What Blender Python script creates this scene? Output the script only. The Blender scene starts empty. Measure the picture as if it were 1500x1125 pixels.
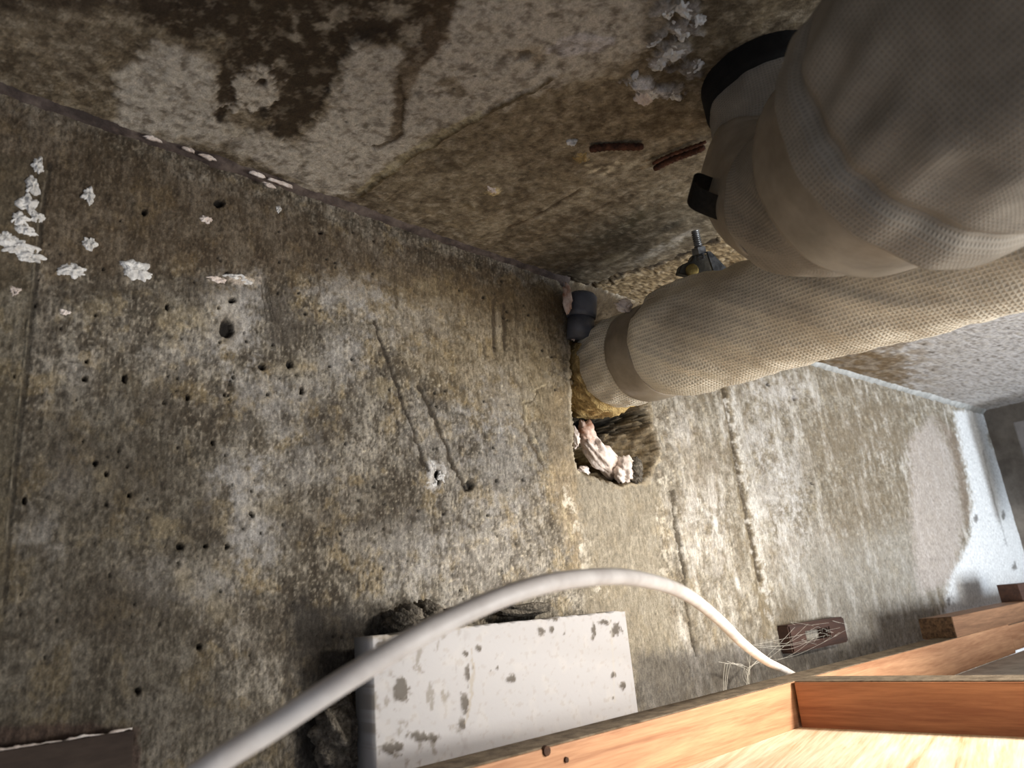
import bpy, bmesh, math, random
import numpy as np
from mathutils import Vector, Matrix

random.seed(7)
sc = bpy.context.scene
COL = sc.collection

# ------------------------------------------------------------------ camera
F = 1069.0; CX, CY = 750.0, 562.5
_v1 = np.array([-315., -3352., F]); _v2 = np.array([1193., 229., F])
_up = _v1 / np.linalg.norm(_v1)
_xx = _v2 - _v2.dot(_up) * _up; _xx /= np.linalg.norm(_xx)
_yy = np.cross(_up, _xx)
M = np.array([_xx, _yy, _up])                 # camera axes (right, down, forward) -> room axes
Z0 = 2.30                                     # lens height in the room
CAMP = np.array([0., 0., Z0])
cam = bpy.data.cameras.new('camera'); camo = bpy.data.objects.new('camera', cam)
COL.objects.link(camo)
R = Matrix(((M[0][0], -M[0][1], -M[0][2], 0), (M[1][0], -M[1][1], -M[1][2], 0),
            (M[2][0], -M[2][1], -M[2][2], Z0), (0, 0, 0, 1)))
camo.matrix_world = R
cam.sensor_width = 36; cam.lens = 36 * F / 1500; cam.clip_start = .01
cam.dof.use_dof = True; cam.dof.focus_distance = .85; cam.dof.aperture_fstop = 9
sc.camera = camo

# ------------------------------------------------------------------ light
w = bpy.data.worlds.new('world'); sc.world = w; w.use_nodes = True
w.node_tree.nodes['Background'].inputs[0].default_value = (.80, .86, 1.0, 1)
w.node_tree.nodes['Background'].inputs[1].default_value = .40

def area(name, loc, target, size, energy, col, spread=None):
    l = bpy.data.lights.new(name, 'AREA'); l.shape = 'RECTANGLE'
    l.size, l.size_y = size; l.energy = energy; l.color = col
    if spread: l.spread = math.radians(spread)
    o = bpy.data.objects.new(name, l); COL.objects.link(o)
    o.location = loc
    o.rotation_euler = (Vector(target) - Vector(loc)).to_track_quat('-Z', 'Y').to_euler()
    return o
area('opening_light', (1.05, -.72, Z0 - .30), (.95, .6, Z0 + .16), (.8, .5), 22, (1.0, .955, .89))
area('work_lamp', (1.0, -.50, Z0 + .37), (.80, .30, Z0 - .14), (.12, .12), 3.4, (1.0, .94, .85), 60)
area('daylight', (1.75, -1.5, Z0 - .42), (2.25, .6, Z0 + .12), (.8, .6), 19, (.80, .89, 1.0), 110)
sc.view_settings.view_transform = 'Standard'; sc.view_settings.look = 'None'
sc.view_settings.exposure = 0; sc.view_settings.gamma = 1
sc.view_settings.use_curve_mapping = False

# ------------------------------------------------------------------ helpers
D = .60                                        # lens to wall
def ray(x, y): return M @ np.array([(x - CX) / F, (y - CY) / F, 1.])
def on_y(x, y, Y=D): r = ray(x, y); return r * (Y / r[1]) + CAMP
def on_z(x, y, Z): r = ray(x, y); return r * (Z / r[2]) + CAMP
def on_x(x, y, X): r = ray(x, y); return r * (X / r[0]) + CAMP
def at(x, y, d): return ray(x, y) * d + CAMP
def ceil_h(X): return .432 + .033 * np.maximum(0, np.asarray(X) - 1.3)
def survey(P):
    q = (np.asarray(P) - CAMP) @ M
    ok = q[:, 2] > .05; d = np.where(ok, q[:, 2], 1.)
    return np.where(ok, CX + F * q[:, 0] / d, -9999.), np.where(ok, CY + F * q[:, 1] / d, -9999.)

def _hash(i, j, s):
    h = (i.astype(np.int64) * 374761393 + j.astype(np.int64) * 668265263 + s * 974634777) & 0xffffffff
    h = ((h ^ (h >> 13)) * 1274126177) & 0xffffffff
    return (h ^ (h >> 16)) & 0xffff
def perlin(x, y, s=0):
    xi = np.floor(x); yi = np.floor(y); xf = x - xi; yf = y - yi
    u = xf * xf * xf * (xf * (xf * 6 - 15) + 10); v = yf * yf * yf * (yf * (yf * 6 - 15) + 10)
    def g(a, b):
        t = _hash(xi + a, yi + b, s) * (2 * math.pi / 65536)
        return np.cos(t) * (xf - a) + np.sin(t) * (yf - b)
    n0 = g(0, 0) * (1 - u) + g(1, 0) * u; n1 = g(0, 1) * (1 - u) + g(1, 1) * u
    return (n0 * (1 - v) + n1 * v) * 1.5
def fbm(x, y, s=0, o=4, gain=.5):
    t = 0; a = 1; tot = 0
    for k in range(o):
        t = t + a * perlin(x * 2 ** k + 17.3 * k, y * 2 ** k - 9.1 * k, s + k); tot += a; a *= gain
    return t / tot * 1.4
def sst(a, b, x): t = np.clip((x - a) / (b - a), 0, 1); return t * t * (3 - 2 * t)
def lin(c): c = np.clip(np.asarray(c, float), 0, 1); return np.where(c <= .04045, c / 12.92, ((c + .055) / 1.055) ** 2.4)
def rgb(r, g, b): return tuple(float(v) for v in lin((r / 255, g / 255, b / 255))) + (1.,)

def tag(o, label=None, cat=None, group=None, kind=None):
    if label: o['label'] = label
    if cat: o['category'] = cat
    if group: o['group'] = group
    if kind: o['kind'] = kind
    return o
def link(name, me, mat=None, parent=None, smooth=False):
    o = bpy.data.objects.new(name, me); COL.objects.link(o)
    if mat: me.materials.append(mat)
    if parent:
        o.parent = parent
        o.matrix_parent_inverse = Matrix.Translation(-parent.location)
    if smooth: me.polygons.foreach_set('use_smooth', [True] * len(me.polygons))
    return o
def empty(name, loc, label, cat, group=None):
    o = bpy.data.objects.new(name, None); COL.objects.link(o); o.location = loc
    o.empty_display_size = .05
    return tag(o, label, cat, group)
def obj_bm(name, bm, mat, parent=None, smooth=False):
    me = bpy.data.meshes.new(name); bm.to_mesh(me); bm.free()
    return link(name, me, mat, parent, smooth)

# ------------------------------------------------------------------ materials
def newmat(name):
    m = bpy.data.materials.new(name); m.use_nodes = True
    nt = m.node_tree; b = nt.nodes['Principled BSDF']
    return m, nt, b
def nd(nt, t, **k):
    n = nt.nodes.new(t)
    for a, v in k.items():
        if a in n.inputs: n.inputs[a].default_value = v
        else: setattr(n, a, v)
    return n
def noise_mat(name, c1, c2, scale=40, rough=.8, bump=.3, bscale=200, stretch=(1, 1, 1), c3=None, detail=6, dist=.002, contrast=(.35, .65), spec=.3, metal=0):
    m, nt, b = newmat(name); L = nt.links
    tc = nd(nt, 'ShaderNodeTexCoord'); mp = nd(nt, 'ShaderNodeMapping'); mp.inputs['Scale'].default_value = stretch
    L.new(tc.outputs['Object'], mp.inputs[0])
    n = nd(nt, 'ShaderNodeTexNoise', Scale=scale, Detail=detail, Roughness=.65); L.new(mp.outputs[0], n.inputs['Vector'])
    r = nd(nt, 'ShaderNodeValToRGB'); L.new(n.outputs[0], r.inputs[0])
    r.color_ramp.elements[0].position = contrast[0]; r.color_ramp.elements[1].position = contrast[1]
    r.color_ramp.elements[0].color = rgb(*c1); r.color_ramp.elements[1].color = rgb(*c2)
    if c3:
        e = r.color_ramp.elements.new(.5 * (contrast[0] + contrast[1])); e.color = rgb(*c3)
    L.new(r.outputs[0], b.inputs['Base Color'])
    b.inputs['Roughness'].default_value = rough; b.inputs['Specular IOR Level'].default_value = spec
    b.inputs['Metallic'].default_value = metal
    n2 = nd(nt, 'ShaderNodeTexNoise', Scale=bscale, Detail=5); L.new(mp.outputs[0], n2.inputs['Vector'])
    bp = nd(nt, 'ShaderNodeBump', Strength=bump, Distance=dist); L.new(n2.outputs[0], bp.inputs['Height'])
    L.new(bp.outputs[0], b.inputs['Normal'])
    return m

def concrete_mat(name, streak, lo=.55, hi=1.4):
    m, nt, b = newmat(name); L = nt.links
    at_ = nd(nt, 'ShaderNodeAttribute', attribute_name='Col')
    tc = nd(nt, 'ShaderNodeTexCoord')
    mp = nd(nt, 'ShaderNodeMapping'); mp.inputs['Scale'].default_value = streak; L.new(tc.outputs['Object'], mp.inputs[0])
    n1 = nd(nt, 'ShaderNodeTexNoise', Scale=260, Detail=5, Roughness=.7); L.new(mp.outputs[0], n1.inputs['Vector'])
    n2 = nd(nt, 'ShaderNodeTexNoise', Scale=800, Detail=3, Roughness=.6); L.new(tc.outputs['Object'], n2.inputs['Vector'])
    r1 = nd(nt, 'ShaderNodeMapRange'); r1.inputs[1].default_value = .3; r1.inputs[2].default_value = .7
    r1.inputs[3].default_value = lo; r1.inputs[4].default_value = hi; L.new(n1.outputs[0], r1.inputs[0])
    r2 = nd(nt, 'ShaderNodeMapRange'); r2.inputs[1].default_value = .3; r2.inputs[2].default_value = .7
    r2.inputs[3].default_value = .75; r2.inputs[4].default_value = 1.25; L.new(n2.outputs[0], r2.inputs[0])
    mu = nd(nt, 'ShaderNodeMath', operation='MULTIPLY'); L.new(r1.outputs[0], mu.inputs[0]); L.new(r2.outputs[0], mu.inputs[1])
    sc_ = nd(nt, 'ShaderNodeVectorMath', operation='SCALE'); L.new(at_.outputs['Color'], sc_.inputs[0]); L.new(mu.outputs[0], sc_.inputs['Scale'])
    L.new(sc_.outputs[0], b.inputs['Base Color'])
    ad = nd(nt, 'ShaderNodeMath', operation='ADD'); L.new(n1.outputs[0], ad.inputs[0]); L.new(n2.outputs[0], ad.inputs[1])
    bp = nd(nt, 'ShaderNodeBump', Strength=.55, Distance=.0012); L.new(ad.outputs[0], bp.inputs['Height'])
    L.new(bp.outputs[0], b.inputs['Normal'])
    b.inputs['Roughness'].default_value = .82; b.inputs['Specular IOR Level'].default_value = .25
    return m

def wrap_mat(name, dark, light, pitch=.0062, strength=.6):
    """woven pipe lagging: a small square weave in the cloth's own UV (metres), with dirt"""
    m, nt, b = newmat(name); L = nt.links
    uv = nd(nt, 'ShaderNodeUVMap', uv_map='UVMap'); sp = nd(nt, 'ShaderNodeSeparateXYZ'); L.new(uv.outputs[0], sp.inputs[0])
    def sine(o):
        a = nd(nt, 'ShaderNodeMath', operation='MULTIPLY'); a.inputs[1].default_value = 2 * math.pi / pitch; L.new(o, a.inputs[0])
        s = nd(nt, 'ShaderNodeMath', operation='SINE'); L.new(a.outputs[0], s.inputs[0]); return s.outputs[0]
    mx = nd(nt, 'ShaderNodeMath', operation='MAXIMUM'); L.new(sine(sp.outputs[0]), mx.inputs[0]); L.new(sine(sp.outputs[1]), mx.inputs[1])
    mr = nd(nt, 'ShaderNodeMapRange'); mr.inputs[1].default_value = -.6; mr.inputs[2].default_value = 1
    mr.inputs[3].default_value = .82; mr.inputs[4].default_value = 1.05; L.new(mx.outputs[0], mr.inputs[0])
    tc = nd(nt, 'ShaderNodeTexCoord')
    n = nd(nt, 'ShaderNodeTexNoise', Scale=14, Detail=7, Roughness=.62); L.new(tc.outputs['Object'], n.inputs['Vector'])
    r = nd(nt, 'ShaderNodeValToRGB'); L.new(n.outputs[0], r.inputs[0])
    r.color_ramp.elements[0].position = .33; r.color_ramp.elements[1].position = .66
    r.color_ramp.elements[0].color = rgb(*dark); r.color_ramp.elements[1].color = rgb(*light)
    s = nd(nt, 'ShaderNodeVectorMath', operation='SCALE'); L.new(r.outputs[0], s.inputs[0]); L.new(mr.outputs[0], s.inputs['Scale'])
    L.new(s.outputs[0], b.inputs['Base Color'])
    bp = nd(nt, 'ShaderNodeBump', Strength=strength, Distance=.0012); L.new(mx.outputs[0], bp.inputs['Height'])
    L.new(bp.outputs[0], b.inputs['Normal'])
    b.inputs['Roughness'].default_value = .7; b.inputs['Specular IOR Level'].default_value = .3
    return m

def wood_mat(name, c1, c2, rot=0, scale=60, ring=1.0, rough=.65):
    m, nt, b = newmat(name); L = nt.links
    tc = nd(nt, 'ShaderNodeTexCoord'); mp = nd(nt, 'ShaderNodeMapping')
    mp.inputs['Rotation'].default_value = (0, 0, rot); L.new(tc.outputs['Object'], mp.inputs[0])
    mp2 = nd(nt, 'ShaderNodeMapping'); mp2.inputs['Scale'].default_value = (.06, 1, 1); L.new(mp.outputs[0], mp2.inputs[0])
    n = nd(nt, 'ShaderNodeTexNoise', Scale=scale, Detail=8, Roughness=.7, Distortion=.6 * ring); L.new(mp2.outputs[0], n.inputs['Vector'])
    n3 = nd(nt, 'ShaderNodeTexNoise', Scale=scale * 9, Detail=4); L.new(mp2.outputs[0], n3.inputs['Vector'])
    ad = nd(nt, 'ShaderNodeMath', operation='MULTIPLY_ADD'); L.new(n3.outputs[0], ad.inputs[0]); ad.inputs[1].default_value = .35; L.new(n.outputs[0], ad.inputs[2])
    r = nd(nt, 'ShaderNodeValToRGB'); L.new(ad.outputs[0], r.inputs[0])
    r.color_ramp.elements[0].position = .5; r.color_ramp.elements[1].position = .86
    r.color_ramp.elements[0].color = rgb(*c1); r.color_ramp.elements[1].color = rgb(*c2)
    L.new(r.outputs[0], b.inputs['Base Color']); b.inputs['Roughness'].default_value = rough
    bp = nd(nt, 'ShaderNodeBump', Strength=.35, Distance=.0006); L.new(ad.outputs[0], bp.inputs['Height']); L.new(bp.outputs[0], b.inputs['Normal'])
    return m

MT = {}
MT['wall'] = concrete_mat('concrete_wall', (1, 1, .45))
MT['ceil'] = concrete_mat('concrete_ceiling', (.8, .6, 1), .68, 1.28)
MT['wrapA'] = wrap_mat('lagging_cloth_light', (184, 174, 156), (224, 216, 198), pitch=.0041, strength=.4)
MT['wrapB'] = wrap_mat('lagging_cloth_grey', (118, 110, 98), (160, 151, 137), pitch=.0026, strength=.35)
MT['strap'] = noise_mat('lagging_strap', (116, 106, 91), (150, 138, 121), scale=30, rough=.36, bump=.15, bscale=120, stretch=(1, 1, 1), spec=.5)
MT['wool'] = noise_mat('yellow_mineral_wool', (146, 120, 76), (212, 184, 126), scale=90, rough=1, bump=1, bscale=350, dist=.004)
MT['foam'] = noise_mat('dried_foam', (202, 186, 174), (240, 230, 222), scale=60, rough=.75, bump=.5, bscale=220, dist=.003, c3=(218, 204, 194))
MT['foam_rust'] = noise_mat('rusty_foam', (150, 96, 60), (226, 208, 196), scale=45, rough=.8, bump=.6, bscale=220, dist=.003)
MT['efflo'] = noise_mat('white_plaster_dab', (190, 186, 180), (238, 236, 232), scale=120, rough=.9, bump=.8, bscale=300, dist=.003)
MT['plastic'] = noise_mat('grey_plastic', (66, 68, 76), (92, 94, 102), scale=40, rough=.45, bump=.08, bscale=300, spec=.45)
MT['black'] = noise_mat('black_webbing', (22, 20, 18), (40, 37, 33), scale=300, rough=.6, bump=.4, bscale=900, dist=.0006)
MT['steel'] = noise_mat('zinc_steel', (70, 72, 74), (140, 142, 144), scale=80, rough=.35, bump=.1, bscale=300, metal=.8)
MT['darksteel'] = noise_mat('dark_rubber_clamp', (38, 36, 32), (70, 66, 56), scale=60, rough=.5, bump=.2, bscale=300, c3=(52, 49, 42))
MT['rust'] = noise_mat('rusty_bar', (46, 28, 20), (96, 60, 42), scale=120, rough=.9, bump=.8, bscale=400)
MT['brass'] = noise_mat('brass_tint', (96, 82, 44), (150, 130, 72), scale=120, rough=.7, bump=.4, bscale=300, metal=.2)
MT['timber'] = wood_mat('orange_timber', (150, 104, 72), (200, 154, 116), scale=50)
MT['timber_y'] = wood_mat('orange_timber_cross', (136, 84, 56), (186, 128, 90), rot=math.pi / 2, scale=50)
MT['timber_old'] = wood_mat('brown_offcut', (108, 76, 52), (158, 118, 86), scale=55)
MT['dust'] = noise_mat('dusty_top', (84, 72, 58), (128, 114, 96), scale=60, rough=1, bump=.5, bscale=300)
MT['endgrain'] = noise_mat('end_grain', (64, 48, 34), (112, 86, 62), scale=160, rough=.9, bump=.6, bscale=500)
MT['darkwood'] = wood_mat('dark_brown_block', (50, 31, 23), (80, 52, 38), scale=70)
MT['knot'] = noise_mat('knot', (52, 36, 28), (86, 60, 44), scale=200, rough=.8)
MT['ply'] = wood_mat('pale_pine_board', (192, 160, 116), (248, 236, 212), rot=-.25, scale=38, ring=1.6)
MT['gyp'] = noise_mat('grey_ceiling_board', (150, 148, 146), (186, 184, 182), scale=30, rough=.9, bump=.2)
MT['mortar'] = noise_mat('mortar_lump', (60, 55, 48), (132, 124, 112), scale=140, rough=1, bump=1, bscale=420, dist=.004, c3=(96, 89, 79))
MT['cable'] = noise_mat('white_cable_jacket', (196, 188, 182), (226, 220, 214), scale=40, rough=.45, bump=.05, bscale=150)
MT['web'] = noise_mat('cobweb', (170, 164, 150), (214, 208, 196), scale=80, rough=1, bump=0)
MT['fillet_dark'] = noise_mat('grimy_joint', (58, 49, 45), (104, 92, 84), scale=60, rough=.8, bump=.6, bscale=260, c3=(80, 69, 64))
MT['fillet_grey'] = noise_mat('grey_sealant', (142, 142, 138), (182, 182, 178), scale=50, rough=.7, bump=.3, bscale=200)
MT['side'] = noise_mat('brown_grey_render', (104, 96, 88), (134, 126, 116), scale=20, rough=.9, bump=.3)
MT['greypanel'] = noise_mat('dark_grey_sheet', (82, 80, 80), (106, 103, 102), scale=14, rough=.7, bump=.1)
MT['red'] = noise_mat('dull_red_paint', (110, 24, 26), (140, 40, 38), scale=60, rough=.7)
MT['blackgap'] = noise_mat('near_black', (14, 13, 12), (26, 24, 22), scale=60, rough=.85)
MT['batten'] = noise_mat('dark_red_brown_batten', (50, 41, 36), (78, 66, 57), scale=40, rough=.9, bump=.5, stretch=(.3, 1, 1))

# board face: white, with mortar smears and specks
def board_mat():
    m, nt, b = newmat('white_board_face'); L = nt.links
    at_ = nd(nt, 'ShaderNodeAttribute', attribute_name='Col'); L.new(at_.outputs['Color'], b.inputs['Base Color'])
    tc = nd(nt, 'ShaderNodeTexCoord'); n2 = nd(nt, 'ShaderNodeTexNoise', Scale=200, Detail=4); L.new(tc.outputs['Object'], n2.inputs['Vector'])
    bp = nd(nt, 'ShaderNodeBump', Strength=.2, Distance=.001); L.new(n2.outputs[0], bp.inputs['Height']); L.new(bp.outputs[0], b.inputs['Normal'])
    b.inputs['Roughness'].default_value = .6
    return m
MT['board'] = board_mat()

# ------------------------------------------------------------------ relief painter
class Relief:
    """heights and stains of one concrete face; positions come from a site survey of the face"""
    def __init__(s, P, a, b, base):
        s.P = P; s.a = a; s.b = b                       # metres in the face
        s.U, s.V = survey(P)
        s.n = len(P); s.C = np.tile(np.asarray(base, float) / 255, (s.n, 1)); s.H = np.zeros(s.n)
        s.w1 = fbm(a * 70, b * 70, 11, 4); s.w2 = fbm(a * 70, b * 70, 47, 4)
        s.w3 = fbm(a * 260, b * 260, 83, 3)
    def mix(s, mask, col, idx=None):
        c = np.asarray(col, float) / 255
        if idx is None: s.C += (c - s.C) * mask[:, None]
        else: s.C[idx] += (c - s.C[idx]) * mask[:, None]
    def blob(s, x, y, rx, ry, col, k=1., ang=0, soft=.5, rough=.5, h=0.):
        R = max(rx, ry) * 1.9
        i = np.nonzero((abs(s.U - x) < R) & (abs(s.V - y) < R))[0]
        if not len(i): return
        dx = s.U[i] - x; dy = s.V[i] - y; t = math.radians(ang)
        p = (dx * math.cos(t) + dy * math.sin(t)) / rx; q = (-dx * math.sin(t) + dy * math.cos(t)) / ry
        d = np.sqrt(p * p + q * q) + rough * (s.w1[i] * .8 + s.w3[i] * .5)
        m = (1 - sst(1 - soft, 1 + soft * .35, d)) * k
        if col is not None: s.mix(m, col, i)
        if h: s.H[i] += h * m
    def poly(s, pts, col, k=1., soft=6, rough=6, h=0.):
        pts = np.asarray(pts, float)
        lo = pts.min(0) - 30; hi = pts.max(0) + 30
        i = np.nonzero((s.U > lo[0]) & (s.U < hi[0]) & (s.V > lo[1]) & (s.V < hi[1]))[0]
        if not len(i): return None, None
        x = s.U[i] + s.w1[i] * rough + s.w3[i] * rough * .5; y = s.V[i] + s.w2[i] * rough
        ins = np.zeros(len(i), bool); dist = np.full(len(i), 1e9)
        for j in range(len(pts)):
            x1, y1 = pts[j]; x2, y2 = pts[(j + 1) % len(pts)]
            ex, ey = x2 - x1, y2 - y1
            t = np.clip(((x - x1) * ex + (y - y1) * ey) / (ex * ex + ey * ey + 1e-9), 0, 1)
            dist = np.minimum(dist, np.hypot(x - x1 - t * ex, y - y1 - t * ey))
            c = ((y1 > y) != (y2 > y)) & (x < (x2 - x1) * (y - y1) / (y2 - y1 + 1e-12) + x1)
            ins ^= c
        sd = np.where(ins, dist, -dist)
        m = sst(-soft * .5, soft * .5, sd) * k
        if col is not None: s.mix(m, col, i)
        if h: s.H[i] += h * m
        return i, sd
    def line(s, pts, wd, col, k=1., rough=2., h=0., gap=0.):
        pts = np.asarray(pts, float); lo = pts.min(0) - wd * 2 - 12; hi = pts.max(0) + wd * 2 + 12
        i = np.nonzero((s.U > lo[0]) & (s.U < hi[0]) & (s.V > lo[1]) & (s.V < hi[1]))[0]
        if not len(i): return
        x = s.U[i] + s.w1[i] * rough; y = s.V[i] + s.w2[i] * rough
        dist = np.full(len(i), 1e9)
        for j in range(len(pts) - 1):
            x1, y1 = pts[j]; x2, y2 = pts[j + 1]; ex, ey = x2 - x1, y2 - y1
            t = np.clip(((x - x1) * ex + (y - y1) * ey) / (ex * ex + ey * ey), 0, 1)
            dist = np.minimum(dist, np.hypot(x - x1 - t * ex, y - y1 - t * ey))
        m = (1 - sst(wd * .35, wd * .75, dist)) * k
        if gap: m = m * sst(-gap - .1, gap * .3 + .3, s.w1[i] + .35 * s.w3[i])
        if col is not None: s.mix(m, col, i)
        if h: s.H[i] += h * m

def grid_mesh(name, P, nu, nv, colors, mat, back, flip=False):
    idx = np.arange(nu * nv).reshape(nv, nu)
    q = np.stack([idx[:-1, :-1], idx[:-1, 1:], idx[1:, 1:], idx[1:, :-1]], -1).reshape(-1, 4)
    ring = np.r_[idx[0, :], idx[1:, -1], idx[-1, -2::-1], idx[-2:0:-1, 0]]
    n = len(P); k = len(ring)
    PB = P[ring].copy(); PB += np.asarray(back)                          # thickness behind the face
    j = np.arange(k); j2 = (j + 1) % k
    side = np.stack([ring[j2], ring[j], n + j, n + j2], -1)
    V = np.vstack([P, PB]); Q = np.vstack([q, side])
    if flip: Q = Q[:, ::-1]
    me = bpy.data.meshes.new(name)
    me.vertices.add(len(V)); me.vertices.foreach_set('co', V.astype(np.float32).ravel())
    me.loops.add(Q.size); me.loops.foreach_set('vertex_index', Q.astype(np.int32).ravel())
    me.polygons.add(len(Q)); me.polygons.foreach_set('loop_start', np.arange(0, Q.size, 4, dtype=np.int32))
    me.polygons.foreach_set('use_smooth', np.ones(len(Q), bool))
    me.update(calc_edges=True)
    a = me.color_attributes.new('Col', 'FLOAT_COLOR', 'POINT')
    C = np.ones((len(V), 4), np.float32); C[:n, :3] = lin(colors); C[n:, :3] = .2
    a.data.foreach_set('color', C.ravel())
    o = link(name, me, mat); tag(o, kind='structure'); return o

# columns of the long wall and ceiling, closer together where the wall is near
def x_of(px):
    r = np.array([ray(p, 560.) for p in px]); return r[:, 0] / r[:, 1] * D
colpx = np.linspace(-260, 1446, 980)
XS = x_of(colpx); XS = np.r_[np.linspace(-1.2, XS[0] - .004, 90), XS]

# ------------------------------------------------------------------ wall_back
NU, NV = len(XS), 600
vz = np.linspace(0, 1, NV)
gx = np.tile(XS, (NV, 1)); top = ceil_h(XS) + .03
zb = -.42
gz = zb + (top[None, :] - zb) * vz[:, None]
P = np.stack([gx, np.full_like(gx, D), gz], -1).reshape(-1, 3)
X, Z = P[:, 0], P[:, 2]
W = Relief(P + CAMP, X, Z, (114, 107, 95))
# broad damp tones
n1 = fbm(X * 9, Z * 7, 1, 5); n2 = fbm(X * 38, Z * 26, 5, 4); n3 = fbm(X * 120, Z * 80, 9, 3); ns = fbm(X * 240, Z * 22, 21, 4)
nf = fbm(X * 420, Z * 260, 33, 3)
right = sst(700, 1150, W.U)                      # the drier end
n4 = fbm(X * 18, Z * 14, 55, 5, .62); n5 = fbm(X * 60, Z * 44, 57, 4, .65)
W.mix(sst(.0, .5, n1 + .5 * n2) * .5, (140, 134, 124))
W.mix(sst(.0, .5, -n1 + .6 * n2) * .65, (72, 64, 52))
W.mix(sst(.08, .42, n4) * .6, (152, 145, 134)); W.mix(sst(.08, .42, -n4) * .6, (66, 58, 47))
W.mix(sst(.10, .45, n5 + .25 * n4) * .55, (164, 156, 142)); W.mix(sst(.10, .45, -n5 - .2 * n4) * .6, (58, 50, 40))
W.mix(sst(.14, .5, fbm(X * 28, Z * 28, 61, 4) + .4 * n3) * .55, (138, 118, 82))
W.mix(sst(.18, .5, n3) * .45, (160, 150, 132)); W.mix(sst(.18, .5, -n3) * .45, (58, 50, 40))
W.mix(sst(.1, .5, ns) * .28, (150, 142, 130)); W.mix(sst(.1, .5, -ns) * .34, (62, 55, 45))
W.mix(sst(.2, .5, nf) * .55, (182, 172, 154)); W.mix(sst(.2, .5, -nf) * .55, (48, 42, 34))
W.mix(right * .5, (152, 143, 126))
W.mix(right * sst(.0, .45, fbm(X * 26, Z * 9, 71, 5, .6)) * .75, (196, 191, 183))
W.mix(right * sst(.05, .45, -fbm(X * 34, Z * 12, 75, 5, .6)) * .65, (110, 99, 82))
W.mix(right * sst(.05, .45, n5) * .35, (190, 184, 172)); W.mix(right * sst(.05, .45, -n5) * .35, (100, 86, 66))
# upper band under the ceiling at left: browner
W.poly([(-50, 120), (240, 230), (560, 350), (840, 430), (840, 480), (520, 420), (250, 400), (-50, 420)], (74, 60, 44), .55, 60, 30)
W.poly([(480, 400), (830, 420), (830, 620), (760, 640), (620, 560)], (128, 108, 74), .35, 60, 30)
W.poly([(-60, 640), (200, 560), (330, 700), (300, 960), (520, 1130), (-60, 1130)], (62, 56, 46), .45, 120, 50)
# pale bleached patches (x, y, rx, ry, strength)
for x, y, rx, ry, k in [(345, 440, 62, 42, .6), (345, 490, 42, 40, .6), (410, 590, 70, 60, .35), (380, 570, 50, 30, .3), (440, 680, 60, 40, .35),
                        (350, 705, 42, 45, .6), (375, 780, 45, 55, .6), (510, 430, 55, 35, .45), (500, 525, 40, 40, .45), (610, 470, 70, 40, .3), (640, 640, 60, 60, .3),
                        (740, 690, 60, 90, .35), (700, 820, 120, 70, .3), (270, 520, 60, 40, .25), (100, 700, 50, 40, .3), (310, 860, 60, 40, .3), (600, 800, 70, 60, .3),
                        (230, 850, 60, 40, .3), (60, 780, 35, 40, .35), (110, 550, 30, 30, .2), (420, 470, 40, 40, .3), (740, 590, 50, 50, .3)]:
    W.blob(x, y, rx, ry, (172, 169, 166), k * 1.1, soft=.9, rough=1.0)
for x, y, rx, ry, k in [(150, 455, 26, 24, .6), (255, 470, 30, 34, .45), (290, 470, 24, 28, .5), (230, 775, 34, 26, .6), (150, 700, 18, 22, .5), (80, 555, 18, 12, .5), (112, 620, 14, 26, .5),
                        (270, 850, 24, 20, .5), (320, 895, 34, 24, .45), (560, 565, 20, 14, .6), (430, 540, 34, 16, .4), (400, 745, 40, 16, .45), (640, 420, 40, 22, .4), (785, 560, 26, 70, .45), (190, 560, 40, 20, .25)]:
    W.blob(x, y, rx, ry, (152, 136, 104), k * .75, soft=.9, rough=1.3)
for x, y, rx, ry, k in [(140, 420, 60, 24, .5), (260, 420, 90, 22, .5), (410, 450, 26, 40, .55), (430, 480, 40, 24, .5), (240, 590, 60, 40, .45), (60, 480, 40, 60, .4), (100, 660, 40, 90, .4),
                        (330, 620, 40, 30, .35), (480, 620, 40, 40, .3), (470, 760, 60, 40, .35), (200, 690, 50, 50, .4), (560, 740, 60, 50, .3), (300, 760, 30, 30, .4), (160, 900, 90, 60, .5), (420, 930, 90, 60, .4)]:
    W.blob(x, y, rx, ry, (58, 50, 40), k, soft=.9, rough=1.0)
# bright salts round the drilled holes
W.blob(335, 470, 26, 40, (178, 170, 158), .7, soft=.9, rough=1.1)
W.blob(638, 695, 14, 26, (206, 202, 198), .95, ang=-12, soft=.5, rough=.9, h=.001)
W.blob(345, 410, 30, 8, (206, 190, 172), .8, soft=.5, rough=.9, h=.003)
# holes and pits
holes = [(332, 482, 10, 15), (322, 297, 8, 6), (212, 310, 4, 5), (425, 533, 5, 6), (385, 537, 6, 5), (182, 555, 4, 7), (275, 582, 3, 6), (442, 572, 3, 6), (312, 648, 3, 4), (140, 678, 5, 4),
         (123, 556, 4, 4), (156, 694, 3, 4), (264, 800, 6, 6), (292, 948, 4, 5), (332, 800, 3, 4), (240, 590, 2, 3), (340, 440, 5, 4), (333, 400, 3, 4), (393, 577, 2, 3), (329, 578, 2, 2),
         (687, 712, 7, 8), (641, 700, 5, 12), (36, 733, 3, 6), (302, 800, 3, 3), (202, 1012, 5, 5), (126, 530, 3, 3), (245, 450, 3, 5), (367, 753, 2, 3), (1126, 563, 3, 3), (1165, 583, 3, 4), (1164, 570, 2, 2),
         (1190, 708, 3, 2), (640, 595, 2, 2), (470, 340, 4, 3), (190, 725, 3, 4), (370, 755, 2, 3)]
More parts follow.
